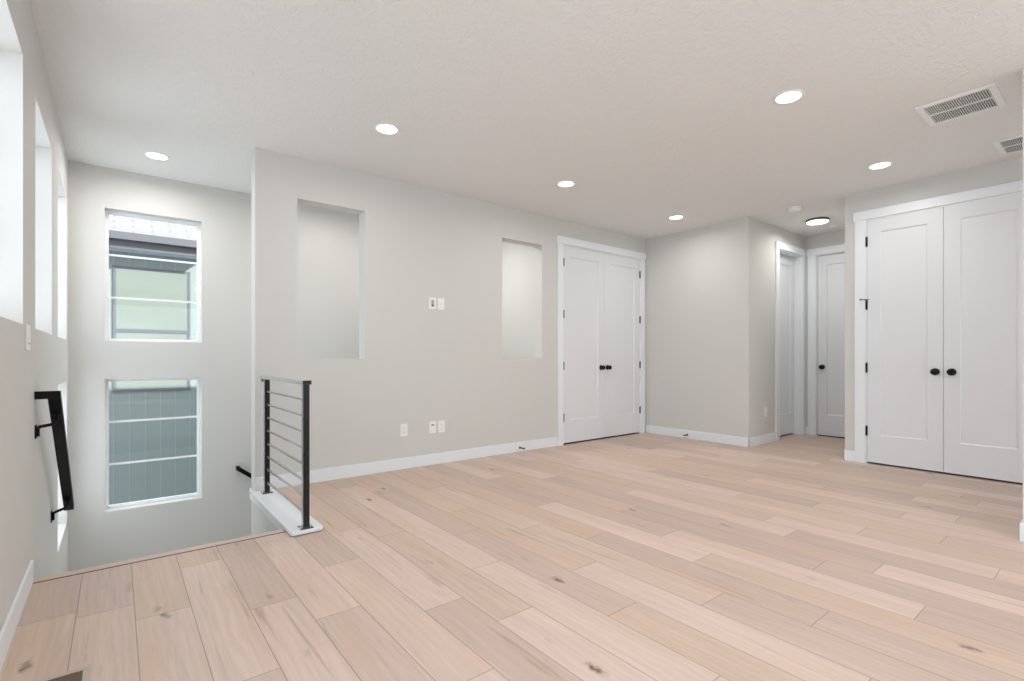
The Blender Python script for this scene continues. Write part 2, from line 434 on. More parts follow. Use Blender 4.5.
wall('wall_rear', lambda a, b, z: (a, YBACK + b, z), XL - WT, XOUT, ZL, H, 0.15, [(a, b, 0.25, 2.384) for a, b in RW_ADDED])
wall('wall_outer_right', FX(XOUT), YBACK, YW, ZL, H, 0.15)
wall('wall_double_closet_side', FX(6.7), YB + 0.13, YW, 0.0, H, 0.05)
ev = MB(); ev.box(XL - WT - 0.3, XOUT + 0.4, YBACK - 2.2, YBACK - 0.15, H + 0.02, H + 0.12); struct(ev.build('added_sun_shade', M['trim']))  # unseen slab added to keep part of the sun out of the rear windows
c = MB(); c.box(XL - WT, XOUT + 0.15, YBACK - 0.15, YW + WT, H, H + 0.12); struct(c.build('ceiling', M['ceiling']))
# wall carrying the railing, down the stair side
k = MB(); k.box(XE, 1.0, YS + 0.078, YC + 0.02, ZL, -0.0005); struct(k.build('wall_knee', M['wall']))

# floor: every plank keeps its own tone and grain; joints where the photo shows them
JOINTS = [(-.219, 2.763), (.154, 2.527), (.343, 3.014), (.39, 1.835), (.542, 2.333), (.735, 2.078), (.938, 2.58), (.967, 1.377), (1.112, 1.868), (1.12, 3.04),
          (1.297, 2.8), (1.32, 1.614), (1.331, 3.998), (1.511, 2.088), (1.57, .874), (1.665, 3.774), (1.7, 1.363), (1.702, 2.552), (1.889, 2.95), (1.897, 1.763),
          (1.953, .555), (2.045, 2.38), (2.079, 3.572), (2.075, 1.172), (2.255, .812), (2.288, 2.021), (2.441, 1.446), (2.446, 2.681), (2.629, 1.772), (2.643, .572),
          (2.828, 1.023), (2.845, 2.233), (3.013, .823), (3.031, 3.252), (3.197, 2.53), (3.206, 1.315), (3.388, 2.681), (3.429, 1.528), (3.586, 1.065), (3.674, 3.528),
          (3.764, .715), (3.797, 1.935), (3.986, 1.459), (4.168, 1.0), (4.346, .747), (4.6, 1.611), (4.779, 1.071), (5.121, .85), (5.347, 1.136)]
TONES = {(-1, 2.9): .05, (-1, 2.0): .62, (0, 2.5): .72, (1, 2.9): .5, (1, 1.9): .75, (2, 2.4): .9, (2, 3.1): .55, (3, 2.7): .15, (3, 1.9): .8, (4, 2.6): .8, (4, 1.6): .3, (5, 2.9): .12,
         (5, 2.0): .7, (6, 2.4): .85, (6, 3.4): .65, (6, 1.5): .15, (7, 3.4): .35, (7, 2.2): .42, (7, 1.3): .92, (8, 2.5): .8, (8, 1.5): .85, (9, 2.2): .2, (9, .9): .5, (10, 2.2): .5, (10, 1.2): .9,
         (11, 1.6): .68, (11, .8): .25, (12, 1.4): .1, (13, 1.0): .45, (14, 1.2): .9}
def build_floor():
    rnd = random.Random(11)
    X0 = -0.129
    cols = range(-1, 40)
    cuts = {}
    for kx in cols:
        y1 = YS if kx <= 4 else YC
        js = sorted(y for x, y in JOINTS if int(math.floor((x - X0) / PW)) == kx)
        ys = list(js) or [rnd.uniform(0.2, 2.2)]
        while ys[-1] + 0.5 < y1:
            n = ys[-1] + rnd.uniform(1.15, 2.1)
            if n < y1 - 0.25: ys.append(n)
            else: break
        while ys[0] > YBACK + 0.3: ys.insert(0, ys[0] - rnd.uniform(1.0, 2.0))
        ys[0] = YBACK
        cuts[kx] = ys + [y1]
    bm = bmesh.new(); uvl = bm.loops.layers.uv.new('plank'); cl = bm.loops.layers.float_color.new('tone')
    vd = {}
    def vert(x, y):
        kk = (round(x, 4), round(y, 4))
        if kk not in vd: vd[kk] = bm.verts.new((x, y, 0.0))
        return vd[kk]
    for kx in cols:
        xa, xb = X0 + kx * PW, X0 + (kx + 1) * PW
        for y0, y1 in zip(cuts[kx], cuts[kx][1:]):
            tone = rnd.random(); seed = rnd.random()
            for (tk, ty), tv in TONES.items():
                if tk == kx and y0 < ty < y1: tone = tv
            la = [y for y in cuts.get(kx - 1, []) if y0 < y < y1]; lb = [y for y in cuts.get(kx + 1, []) if y0 < y < y1]
            poly = [(xa, y0), (xb, y0)] + [(xb, y) for y in lb] + [(xb, y1), (xa, y1)] + [(xa, y) for y in reversed(la)]
            f = bm.faces.new([vert(*q) for q in poly])
            for lp in f.loops:
                lp[uvl].uv = (lp.vert.co.x - xa, lp.vert.co.y - y0)
                lp[cl] = (tone, seed, (y1 - y0) / 8.0, 1)
    bmesh.ops.recalc_face_normals(bm, faces=list(bm.faces))
    if list(bm.faces)[0].normal.z < 0: bmesh.ops.reverse_faces(bm, faces=list(bm.faces))
    me = bpy.data.meshes.new('floor'); bm.to_mesh(me); bm.free(); me.materials.append(M['wood'])
    o = bpy.data.objects.new('floor', me); COL.objects.link(o); return struct(o)
build_floor()
s = MB(); s.box(XL - WT, XE, YBACK, YS + 0.020, -0.28, -0.002); s.box(XL - WT, XE, YS + 0.020, YS + 0.06, -0.28, -0.031); s.box(XE, XOUT, YBACK, YS, -0.28, -0.004); s.box(1.0, XOUT, YS, YC + 0.02, -0.28, -0.004); s.box(4.0, XOUT, YC + 0.02, YW, -0.28, -0.004)
struct(s.build('floor_slab', M['seam']))
# nosing board at the head of the stair
def nosing():
    m = MB(); m.box(XL, 0.83, YS + 0.019, YS + 0.078, -0.03, 0.0, 0.004)
    return struct(m.build('trim_stair_nosing', M['nosing']))
nosing()
# stair flights and landing
st = MB(); RISE, RUN = 0.185, 0.25
for i in range(5):
    st.box(XL, XE, YS + 0.078 + i * RUN, YS + 0.078 + (i + 1) * RUN + (0 if i < 4 else YW), -1.3, -RISE * (i + 1)) if i < 4 else st.box(XL, XE, YS + 0.078 + 4 * RUN, YW, -1.3, -RISE * 5)
for i in range(11): st.box(XE + i * RUN, XE + (i + 1) * RUN, YCB, YW, ZL, -RISE * (6 + i))
struct(st.build('floor_stairs', M['stair']))
g = MB(); g.box(-6, 9, YW + WT, NY, ZL - 0.3, ZL - 0.05); struct(g.build('ground', M['ground']))

# baseboards
BH, BT = 0.108, 0.012
def base(name, xf, a0, a1, z0=0.0, h=BH):
    m = MB(xf); m.box(a0, a1, 0.0, BT, z0, z0 + h, 0.003); return struct(m.build(name, M['trim']))
base('baseboard_left', FXP(XL), -3.99, YS + 0.02)
base('baseboard_opening', FY(YC), XE, 4.164)
base('baseboard_projecting', FX(XB), YB - BT, YC - BT)
base('baseboard_hall_left', FY(YB), XB - BT, 6.582)
base('baseboard_closet', FX(XC), 1.813, YH + BT)
base('baseboard_hall_right', lambda a, b, z: (a, YH + b, z), XC - BT, XH)
base('baseboard_near_right', FX(XN), -0.7, YN + BT)
base('baseboard_near_end', lambda a, b, z: (a, YN + b, z), XN + 0.0005, XN + 0.13)
base('baseboard_hall_end', FX(XH), 2.847, YB)

# railing ledge: white cap with rounded corners, and skirt below it on the stair side
cp = MB(); r = 0.02; x0, x1, y0, y1 = 0.812, 1.0, 3.12, 4.25
pts = [(x0, y1), (x0, y0 + r)] + [(x0 + r - r * math.cos(q), y0 + r - r * math.sin(q)) for q in (R(22), R(45), R(67), R(90))]
pts += [(x1 - r + r * math.sin(q), y0 + r - r * math.cos(q)) for q in (0, R(22), R(45), R(67), R(90))] + [(x1, y1)]
cp.prism(pts, 0.006, 0.028, 0.005)
cp.box(XE - 0.012, 0.985, 3.15, 4.24, 0.0005, 0.006)
struct(cp.build('trim_railing_cap', M['trim']))
sk = MB(); sk.box(XE - 0.014, XE - 0.0005, YS + 0.08, YCB, -0.085, 0.0, 0.002); struct(sk.build('trim_stair_skirt', M['trim']))

# ------------------------------------------------------------------ doors
def casing(name, xf, a0, a1, ztop, w=0.09, left=True, right=True, jamb=0.0, wl=None, wr=None, over=0.016):
    """Flat casing round an opening a0..a1, header with small ears; jamb > 0 lines the reveal."""
    m = MB(xf); wl = w if wl is None else wl; wr = w if wr is None else wr
    if left: m.box(a0 - wl, a0, 0.0, 0.018, 0.0, ztop, 0.002)
    if right: m.box(a1, a1 + wr, 0.0, 0.018, 0.0, ztop, 0.002)
    m.box(a0 - (wl + over if left else 0), a1 + (wr + min(over, 0.02) if right else 0), 0.0, 0.024, ztop, ztop + 0.088, 0.002)
    if jamb:
        m.box(a0, a0 + 0.012, -jamb, 0.006, 0.0, ztop); m.box(a1 - 0.012, a1, -jamb, 0.006, 0.0, ztop); m.box(a0 + 0.012, a1 - 0.012, -jamb, 0.006, ztop - 0.012, ztop)
    return struct(m.build(name, M['trim']))

def leaf(name, xf, a0, a1, z0, z1, b, label, stile=0.112, top=0.125, bot=0.272):
    m = MB(xf); d = 0.010; e = 0.012; bb = b - 0.035
    O = [(a0, z0), (a1, z0), (a1, z1), (a0, z1)]
    I = [(a0 + stile, z0 + bot), (a1 - stile, z0 + bot), (a1 - stile, z1 - top), (a0 + stile, z1 - top)]
    J = [(a0 + stile + e, z0 + bot + e), (a1 - stile - e, z0 + bot + e), (a1 - stile - e, z1 - top - e), (a0 + stile + e, z1 - top - e)]
    ring = lambda P, bv: [m.V((p[0], bv, p[1])) for p in P]
    vo, vi, vj, vb = ring(O, b), ring(I, b), ring(J, b - d), ring(O, bb)
    for P, Q in ((vo, vi), (vi, vj), (vb, vo)):
        for i in range(4): m.bm.faces.new((P[i], P[(i + 1) % 4], Q[(i + 1) % 4], Q[i]))
    m.bm.faces.new(vj); m.bm.faces.new(vb)
    o = m.build(name, M['door']); tag(o, label, 'door'); return struct(o)

def knob(door, xf, a, z, b, name='knob'):
    m = MB(xf)
    m.lathe((a, b, z), [(0.0305, 0.0), (0.0325, 0.002), (0.0325, 0.006), (0.028, 0.009), (0.0125, 0.011), (0.0115, 0.026), (0.018, 0.031), (0.0265, 0.038), (0.029, 0.047), (0.0265, 0.056), (0.018, 0.062), (0.006, 0.0645)], 'b', 28)
    o = m.build(name, M['black'], door); o['label'] = 'black round knob'; return o

def hinges(door, xf, a, b, zs):
    for z in zs:
        m = MB(xf); m.box(a - 0.008, a + 0.008, b - 0.002, b + 0.0035, z - 0.045, z + 0.045)
        m.lathe((a, b + 0.006, z - 0.047), [(0.003, -0.004), (0.0065, 0.0), (0.0065, 0.094), (0.003, 0.098)], 'z', 12)
        h = m.build('hinge', M['black'], door); h['label'] = 'black door hinge'
HZ = (2.226, 1.593, 0.962, 0.330)

casing('trim_1', FY(YC), DD[0], DD[1], 2.445, jamb=0.12, wr=0.088, over=0.018)
f = FY(YC)
d1 = leaf('door_1', f, DD[0] + 0.014, 5.0105, 0.018, 2.43, 0.002, 'left white panel door of the double doors in the wall with openings')
d2 = leaf('door_2', f, 5.0135, DD[1] - 0.014, 0.018, 2.43, 0.002, 'right white panel door of the double doors, next to the corner')
knob(d1, f, 4.948, 0.933, 0.002); knob(d2, f, 5.074, 0.933, 0.002)
hinges(d1, f, DD[0] + 0.012, 0.006, HZ); hinges(d2, f, DD[1] - 0.012, 0.006, HZ)

f = FX(XC)
casing('trim_2', f, CL[0], CL[1], 2.45, jamb=0.12, over=0.012)
d3 = leaf('door_3', f, 1.1185, CL[1] - 0.014, 0.018, 2.438, 0.002, 'left white closet door with black hinges, beside the hall')
d4 = leaf('door_4', f, CL[0] + 0.014, 1.1155, 0.018, 2.438, 0.002, 'right white closet door, cut by the right edge of the photo')
knob(d3, f, 1.175, 0.933, 0.002); knob(d4, f, 1.059, 0.933, 0.002)
hinges(d3, f, CL[1] - 0.012, 0.006, HZ); hinges(d4, f, CL[0] + 0.012, 0.006, HZ)
m = MB(f); m.tube([(CL[1] - 0.012, 0.008, 1.645), (CL[1] + 0.004, 0.034, 1.645), (CL[1] + 0.028, 0.052, 1.645)], 0.004)
m.lathe((CL[1] + 0.028, 0.052, 1.645), [(0.008, -0.006), (0.009, 0.0), (0.008, 0.006)], 'z', 12)
m.tube([(CL[1] - 0.012, 0.008, 1.645), (CL[1] - 0.034, 0.022, 1.645)], 0.004)
o = m.build('hinge_stop', M['black'], d3); o['label'] = 'small black door stop clipped on the hinge pin'

f = FY(YB)
casing('trim_3', f, 6.672, 7.385, 2.46, jamb=0.13, over=0.012, wr=0.088)
d5 = leaf('door_5', f, 6.686, 7.371, 0.022, 2.445, -0.092, 'white hall door set back in its frame on the left side of the hall')
m = MB(f); m.lathe((6.735, -0.092, 0.94), [(0.006, 0), (0.008, 0.002), (0.008, 0.008), (0.004, 0.012)], 'b', 16); m.build('latch', M['grey_slot'], d5)
f = FX(XH)
casing('trim_4', f, 2.0, 2.757, 2.46, jamb=0.13, over=0.012)
d6 = leaf('door_6', f, 2.014, 2.743, 0.012, 2.445, -0.03, 'white panel door with black knob at the end of the hall')
knob(d6, f, 2.683, 0.935, -0.03)

# ------------------------------------------------------------------ windows
def window(name, xf, a0, a1, z0, z1, label, bars=True, bset=-0.10):
    root = thing(name, xf((a0 + a1) / 2, bset, z0), label, 'window', kind='structure')
    m = MB(xf); w = 0.019
    for x0_, x1_, za, zb in ((a0, a0 + w, z0, z1), (a1 - w, a1, z0, z1), (a0 + w, a1 - w, z1 - w, z1), (a0 + w, a1 - w, z0, z0 + w)):
        m.box(x0_, x1_, bset - 0.05, bset, za, zb)
    w2 = 0.008
    for x0_, x1_, za, zb in ((a0 + w, a0 + w + w2, z0 + w, z1 - w), (a1 - w - w2, a1 - w, z0 + w, z1 - w), (a0 + w + w2, a1 - w - w2, z1 - w - w2, z1 - w), (a0 + w + w2, a1 - w - w2, z0 + w, z0 + w + w2)):
        m.box(x0_, x1_, bset - 0.04, bset - 0.012, za, zb)
    m.build('window_frame', M['vinyl'], root)
    p = MB(xf); p.box(a0 + w, a1 - w, bset - 0.031, bset - 0.027, z0 + w, z1 - w); p.build('window_pane', M['glass'], root)
    if bars:
        for k in (1, 2):
            z = z0 + 0.012 + (z1 - z0 - 0.02) * k / 3
            b = MB(xf); b.box(a0 + w + w2, a1 - w - w2, bset - 0.0265, bset - 0.018, z - 0.009, z + 0.009); b.build('grid_bar', M['vinyl'], root)
    return root
window('window_1', FY(YW), *WX, *WIN_Z, 'upper stair window looking onto the roof and window of the house next door')
window('window_2', FY(YW), *WX, *LOW_Z, 'lower stair window looking onto grey siding')
window('window_3', FY(YW), *ADDED_LOW_WIN, 'added window over the lower stair flight, unseen, lets in daylight')
n = 4
for (a, b), lab in zip(LW, ('nearest tall window high on the left wall', 'middle tall window high on the left wall', 'farthest tall window high on the left wall, by the corner')):
    window('window_%d' % n, FXP(XL), a, b, *WIN_Z, lab, bset=-0.105); n += 1
window('window_%d' % n, FXP(XL), *LLOW, *LOW_Z, 'low window on the left wall below the corner window', bset=-0.105); n += 1
for a, b in LBIG_ADDED:
    window('window_%d' % n, FXP(XL), a, b, 0.25, 2.384, 'added tall window on the left wall, out of view, for daylight', bset=-0.105); n += 1
    pd = bpy.data.lights.new('portal', 'AREA'); pd.shape = 'RECTANGLE'; pd.size = b - a; pd.size_y = 2.1; pd.cycles.is_portal = True
    po = bpy.data.objects.new('portal', pd); COL.objects.link(po); po.location = (XL - 0.16, (a + b) / 2, 1.3); po.rotation_euler = (0, R(-90), 0)
    pd.size, pd.size_y = 2.1, b - a
for a, b in RW_ADDED:
    window('window_%d' % n, lambda p, q, z: (p, YBACK + q, z), a, b, 0.25, 2.384, 'added tall window in the rear wall behind the camera, for daylight', bset=-0.075); n += 1
    pd = bpy.data.lights.new('portal', 'AREA'); pd.shape = 'RECTANGLE'; pd.size = b - a; pd.size_y = 2.1; pd.cycles.is_portal = True
    po = bpy.data.objects.new('portal', pd); COL.objects.link(po); po.location = ((a + b) / 2, YBACK - 0.14, 1.3); po.rotation_euler = (R(90), 0, R(180))
for (a, b), (za, zb) in [(w_, WIN_Z) for w_ in LW] + [(LLOW, LOW_Z)]:
    pd = bpy.data.lights.new('portal', 'AREA'); pd.shape = 'RECTANGLE'; pd.size = zb - za; pd.size_y = b - a; pd.cycles.is_portal = True
    po = bpy.data.objects.new('portal', pd); COL.objects.link(po); po.location = (XL - 0.16, (a + b) / 2, (za + zb) / 2); po.rotation_euler = (0, R(-90), 0)

# ------------------------------------------------------------------ railing on the ledge
rail = thing('stair_railing', (0.905, 3.66, 0.028), 'short black metal railing with flat top bar, standing on the white ledge by the stairs', 'railing')
PX, PY0, PY1, ZT, ZB = 0.905, 3.165, 4.165, 0.926, 0.028
m = MB(); m.box(PX - 0.026, PX + 0.026, PY0 - 0.035, 4.275, ZT - 0.026, ZT, 0.002); tr = m.build('top_rail', M['rail'], rail)
m = MB(); m.box(PX - 0.02, PX + 0.012, 4.235, 4.272, ZT - 0.05, ZT - 0.026, 0.002); m.build('mounting_tab', M['rail'], tr)
for py in (PY0, PY1):
    m = MB(); m.box(PX - 0.019, PX + 0.019, py - 0.019, py + 0.019, ZB, ZT - 0.026, 0.0015); po = m.build('post', M['rail'], rail)
    m = MB(); m.box(PX - 0.038, PX + 0.038, py - 0.038, py + 0.038, ZB, ZB + 0.006, 0.001)
    m.box(PX - 0.022, PX + 0.022, py - 0.022, py + 0.022, ZB + 0.006, ZB + 0.010); bp = m.build('base_plate', M['rail'], rail)
    for sx in (-1, 1):
        for sy in (-1, 1):
            m = MB(); m.lathe((PX + sx * 0.029, py + sy * 0.029, ZB + 0.006), [(0.005, 0), (0.005, 0.002), (0.003, 0.0035)], 'z', 8); m.build('bolt', M['rail'], bp)
for i in range(8):
    z = 0.113 + i * (0.805 - 0.113) / 7
    m = MB(); m.box(PX - 0.0065, PX + 0.0065, PY0 + 0.019, PY1 - 0.019, z - 0.0065, z + 0.0065, 0.001); m.build('bar', M['rail'], rail)

# handrails on the stair walls
hr = thing('handrail', (XL, 3.42, 0.86), 'black flat handrail sloping down the left wall into the stairwell', 'handrail')
RX = -0.2455
m = MB()
pa, pb = (RX, 3.425, 0.876), (RX, 4.45, 0.062)
d = (Vector(pb) - Vector(pa)).normalized()
m.sweep([pa, pb], 0.049, 0.038)
m.box(RX - 0.0245, RX + 0.0245, 3.405, 3.437, 0.856, 0.895)
m.box(XL + 0.001, RX - 0.0245, 3.405, 3.437, 0.856, 0.895)
m.build('rail', M['matte_black'], hr)
for y in (3.53, 4.31):
    zc = 0.876 + (y - 3.425) * d.z / d.y - 0.026
    m = MB(); yp = y - 0.09
    m.tube([(RX, y, zc), (RX, y - 0.004, zc - 0.035), (RX - 0.008, y - 0.02, zc - 0.048), (XL + 0.020, yp, zc - 0.050), (XL + 0.010, yp, zc - 0.058), (XL + 0.009, yp, zc - 0.098)], 0.0085)
    m.box(XL + 0.0005, XL + 0.006, yp - 0.02, yp + 0.02, zc - 0.108, zc - 0.04, 0.002)
    m.box(RX - 0.014, RX + 0.014, y - 0.022, y + 0.024, zc - 0.006, zc + 0.004)
    m.build('bracket', M['matte_black'], hr)
hr2 = thing('handrail', (0.95, YW, -0.05), 'black handrail end on the stair window wall, just left of the railing', 'handrail')
m = MB(); ya = YW - 0.07
p0, p1 = Vector((0.955, ya, -0.045)), Vector((3.4, ya, -1.93))
dd_ = (p1 - p0).normalized(); kx = Vector((dd_.z, 0, -dd_.x)).normalized()
t = bmesh.new(); rings = []
for p in (p0, p1): rings.append([t.verts.new(p + Vector((0, sy * 0.0245, 0)) + kx * sh * 0.019) for sy, sh in ((-1, -1), (1, -1), (1, 1), (-1, 1))])
for i in range(4): t.faces.new((rings[0][i], rings[0][(i + 1) % 4], rings[1][(i + 1) % 4], rings[1][i]))
t.faces.new(rings[0]); t.faces.new(rings[1]); m.merge(t)
m.box(0.945, 0.975, ya + 0.0245, YW - 0.001, -0.066, -0.028)
m.build('rail', M['matte_black'], hr2)
m = MB(); bx = 1.2; bz = -0.045 + (bx - 0.955) * dd_.z / dd_.x - 0.025
m.tube([(bx, ya, bz), (bx, ya, bz - 0.04), (bx, YW - 0.02, bz - 0.055), (bx, YW - 0.01, bz - 0.09)], 0.0068); m.lathe((bx, YW - 0.008, bz - 0.075), [(0.0, 0.0), (0.028, 0.0), (0.028, 0.008)], 'b', 20)
m.build('bracket', M['matte_black'], hr2)

# ------------------------------------------------------------------ ceiling fixtures
def recessed(x, y, label):
    t = thing('recessed_light', (x, y, H), label, 'light', 'recessed ceiling lights')
    m = MB(); m.lathe((x, y, H), [(0.070, 0.0), (0.091, 0.0), (0.091, -0.003), (0.086, -0.006), (0.076, -0.007), (0.070, -0.004)], 'z', 40); m.build('trim_ring', M['vent'], t)
    m = MB(); m.lathe((x, y, H), [(0.0701, -0.0005), (0.072, -0.005), (0.05, -0.007), (0.02, -0.008)], 'z', 40); m.build('lens', M['lens'], t)
    return t
LAMPS = [(1.553, 3.427, 'round recessed light in the ceiling near the left wall opening'),
         (0.266, 5.071, 'round recessed light in the ceiling over the stairwell windows'),
         (3.395, 3.439, 'round recessed light in the ceiling near the right wall opening'),
         (5.233, 3.444, 'round recessed light in the ceiling near the double doors'),
         (3.382, 1.404, 'large looking round recessed light left of the near ceiling vent'),
         (5.21, 1.409, 'round recessed light in the ceiling close above the closet doors')]
first = None
for x, y, lab in LAMPS:
    if first is None: first = recessed(x, y, lab)
    else: dup(first, (x, y, H), lab)
def lamp(x, y, z=H - 0.012, w=LAMP_W, size=0.14):
    l = bpy.data.lights.new('lamp_glow', 'AREA'); l.shape = 'DISK'; l.size = size; l.energy = w; l.color = (1.0, 0.975, 0.945); l.spread = R(170)
    o = bpy.data.objects.new('lamp_glow', l); COL.objects.link(o); o.location = (x, y, z)
for x, y, lab in LAMPS: lamp(x, y, w=LAMP_W if y < 5 else 7.0)
for x, y in ((1.553, 1.404), (1.553, -0.6), (3.39, -0.6), (3.39, -2.6), (1.553, -2.6)): lamp(x, y)   # next lamp of the grid, and unseen lamps added to light the room
for x, w_ in ((1.75, 3.5), (3.1, 12.0)): lamp(x, 5.071, w=w_)                  # unseen lamps added over the lower flight to brighten the stairwell

t = thing('flush_light', (6.675, 2.438, H), 'flat round ceiling light with dark rim in the hall', 'light')
m = MB(); m.lathe((6.675, 2.438, H), [(0.118, 0.0), (0.124, -0.002), (0.124, -0.026), (0.117, -0.028), (0.113, -0.02)], 'z', 48); m.build('rim', M['bronze'], t)
m = MB(); m.lathe((6.675, 2.438, H), [(0.1125, -0.015), (0.116, -0.029), (0.106, -0.036), (0.08, -0.041), (0.03, -0.043)], 'z', 48); m.build('diffuser', M['lens'], t)
lamp(6.675, 2.438, H - 0.05, 5.0, 0.25)
t = thing('smoke_detector', (5.935, 2.402, H), 'white round smoke detector on the ceiling before the hall', 'detector')
m = MB(); m.lathe((5.935, 2.402, H), [(0.072, 0.0), (0.072, -0.012), (0.066, -0.014)], 'z', 32); m.build('mounting_base', M['plate'], t)
m = MB(); m.lathe((5.935, 2.402, H), [(0.064, -0.013), (0.066, -0.028), (0.058, -0.042), (0.035, -0.047), (0.008, -0.048)], 'z', 32); m.build('cover', M['plate'], t)
m = MB(); m.lathe((7.137, 2.423, H), [(0.052, 0.0), (0.054, -0.004), (0.048, -0.010), (0.02, -0.012)], 'z', 32)
tag(m.build('ceiling_cover_plate', M['plate'], None, (7.137, 2.423, H)), 'small flat white round cover on the hall ceiling behind the round light', 'cover')

def grille(x0, y0, label):
    W_, D_ = 0.413, 0.394
    t = thing('ceiling_vent', (x0, y0, H), label, 'vent', 'white ceiling vents')
    m = MB(FC)
    fr = 0.038
    for a0, a1, b0, b1 in ((x0, x0 + W_, y0, y0 + fr), (x0, x0 + W_, y0 + D_ - fr, y0 + D_), (x0, x0 + fr, y0 + fr, y0 + D_ - fr), (x0 + W_ - fr, x0 + W_, y0 + fr, y0 + D_ - fr)):
        m.box(a0, a1, b0, b1, 0.0, 0.009, 0.002)
    xm = x0 + W_ / 2
    m.box(xm - 0.007, xm + 0.007, y0 + fr, y0 + D_ - fr, 0.001, 0.008)
    m.build('vent_frame', M['vent'], t)
    m = MB(FC); m.box(x0 + fr, x0 + W_ - fr, y0 + fr, y0 + D_ - fr, 0.0002, 0.001); m.build('vent_back', M['duct'], t)
    m = MB(FC); nn = 27; inner = D_ - 2 * fr; step = inner / nn
    for i in range(nn):
        yc = y0 + fr + (i + 0.5) * step
        for xa, xb in ((x0 + fr, xm - 0.007), (xm + 0.007, x0 + W_ - fr)):
            vs = [m.V((xx, yc + oy, zz)) for xx in (xa, xb) for oy, zz in ((-0.0028, 0.0015), (-0.0018, 0.0015), (0.0018, 0.0078), (0.0008, 0.0078))]
            for q in ((0, 1, 5, 4), (1, 2, 6, 5), (2, 3, 7, 6), (3, 0, 4, 7), (0, 3, 2, 1), (4, 5, 6, 7)): m.bm.faces.new([vs[j] for j in q])
    m.build('louvers', M['vent'], t)
    return t
v = grille(4.197, 0.548, 'white slatted ceiling vent, the whole one near the recessed light')
dup(v, (5.324, 0.322, H), 'white slatted ceiling vent partly hidden by the wall at right')

# ------------------------------------------------------------------ wall plates
def plate(name, xf, a, z, w, h, label, cat, style, group=None):
    t = thing(name, xf(a, 0, z), label, cat, group)
    m = MB(xf); m.box(a - w / 2, a + w / 2, 0.0005, 0.006, z - h / 2, z + h / 2, 0.002); m.build('cover_plate', M['plate'], t)
    if style == 'outlet':
        for k, dz in enumerate((0.021, -0.021)):
            m = MB(xf); m.box(a - 0.017, a + 0.017, 0.006, 0.0085, z + dz - 0.0145, z + dz + 0.0145, 0.002); s_ = m.build('socket', M['plate'], t)
            m = MB(xf); m.box(a - 0.008, a - 0.0055, 0.0085, 0.009, z + dz - 0.001, z + dz + 0.008); m.box(a + 0.0055, a + 0.008, 0.0085, 0.009, z + dz - 0.001, z + dz + 0.007)
            m.lathe((a, 0.0085, z + dz - 0.008), [(0.003, 0), (0.003, 0.0006)], 'b', 10); m.build('slot', M['slot'], s_)
    elif style == 'open':
        m = MB(xf); m.box(a - 0.016, a + 0.016, 0.006, 0.0066, z - 0.034, z + 0.034); o = m.build('opening', M['grey_slot'], t)
        m = MB(xf); m.box(a - 0.013, a + 0.013, 0.0066, 0.0072, z - 0.030, z - 0.012); m.build('recess', M['slot'], o)
    elif style == 'open_top':
        m = MB(xf); m.box(a - 0.016, a + 0.016, 0.006, 0.0066, z - 0.030, z + 0.034); o = m.build('opening', M['vent'], t)
        m = MB(xf); m.box(a - 0.015, a + 0.015, 0.0066, 0.0072, z + 0.018, z + 0.030); m.build('recess', M['slot'], o)
    elif style == 'rocker':
        m = MB(xf); m.box(a - 0.0165, a + 0.0165, 0.006, 0.0085, z - 0.033, z + 0.033, 0.0015); m.build('rocker', M['plate'], t)
        m = MB(xf); m.box(a - 0.003, a + 0.003, 0.0086, 0.0092, z - 0.006, z + 0.004); m.build('indicator', M['grey_slot'], t)
    elif style == 'double':
        for da in (-0.023, 0.023):
            m = MB(xf); m.box(a + da - 0.0165, a + da + 0.0165, 0.006, 0.0085, z - 0.033, z + 0.033, 0.0015); rk = m.build('rocker', M['plate'], t)
            m = MB(xf); m.box(a + da - 0.014, a + da + 0.014, 0.0085, 0.0089, z - 0.031, z - 0.022); m.build('edge', M['grey_slot'], rk)
    return t
f = FY(YC)
plate('wall_plate', f, 2.4615, 1.602, 0.078, 0.118, 'white wall plate with open dark slot, left of the pair high on the wall', 'plate', 'open')
plate('light_switch', f, 2.557, 1.601, 0.078, 0.118, 'white switch plate, right of the pair high on the wall', 'switch', 'rocker')
plate('power_outlet', f, 2.151, 0.3715, 0.074, 0.118, 'white outlet standing alone low on the wall, nearest the railing', 'outlet', 'outlet')
plate('wall_plate', f, 2.463, 0.3705, 0.078, 0.118, 'white wall plate with dark slot near its top, left of the low pair', 'plate', 'open_top')
plate('power_outlet', f, 2.563, 0.3705, 0.076, 0.118, 'white outlet, right of the low pair on the wall', 'outlet', 'outlet')
plate('power_outlet', FY(YB), 6.32, 0.388, 0.074, 0.118, 'white outlet low on the hall wall, left of the hall doors', 'outlet', 'outlet')
plate('light_switch', FXP(XL), 3.155, 1.155, 0.118, 0.118, 'white double switch on the left wall under the tall windows', 'switch', 'double')

# door stops on the baseboards
def stop(xf, a, z, label):
    t = thing('door_stop', xf(a, BT, z), label, 'door stop', 'black door stops on the baseboards')
    m = MB(xf); m.lathe((a, BT, z), [(0.013, 0.0), (0.013, 0.004), (0.006, 0.007), (0.0055, 0.065)], 'b', 16); m.build('rod', M['black'], t)
    m = MB(xf); m.lathe((a, BT, z), [(0.006, 0.062), (0.0105, 0.064), (0.0105, 0.078), (0.008, 0.082)], 'b', 16); m.build('rubber_tip', M['steel'], t)
stop(FY(YC), 3.575, 0.045, 'black rod door stop on the baseboard left of the double doors')
stop(FX(XB), 3.70, 0.048, 'black rod door stop on the baseboard of the wall right of the double doors')

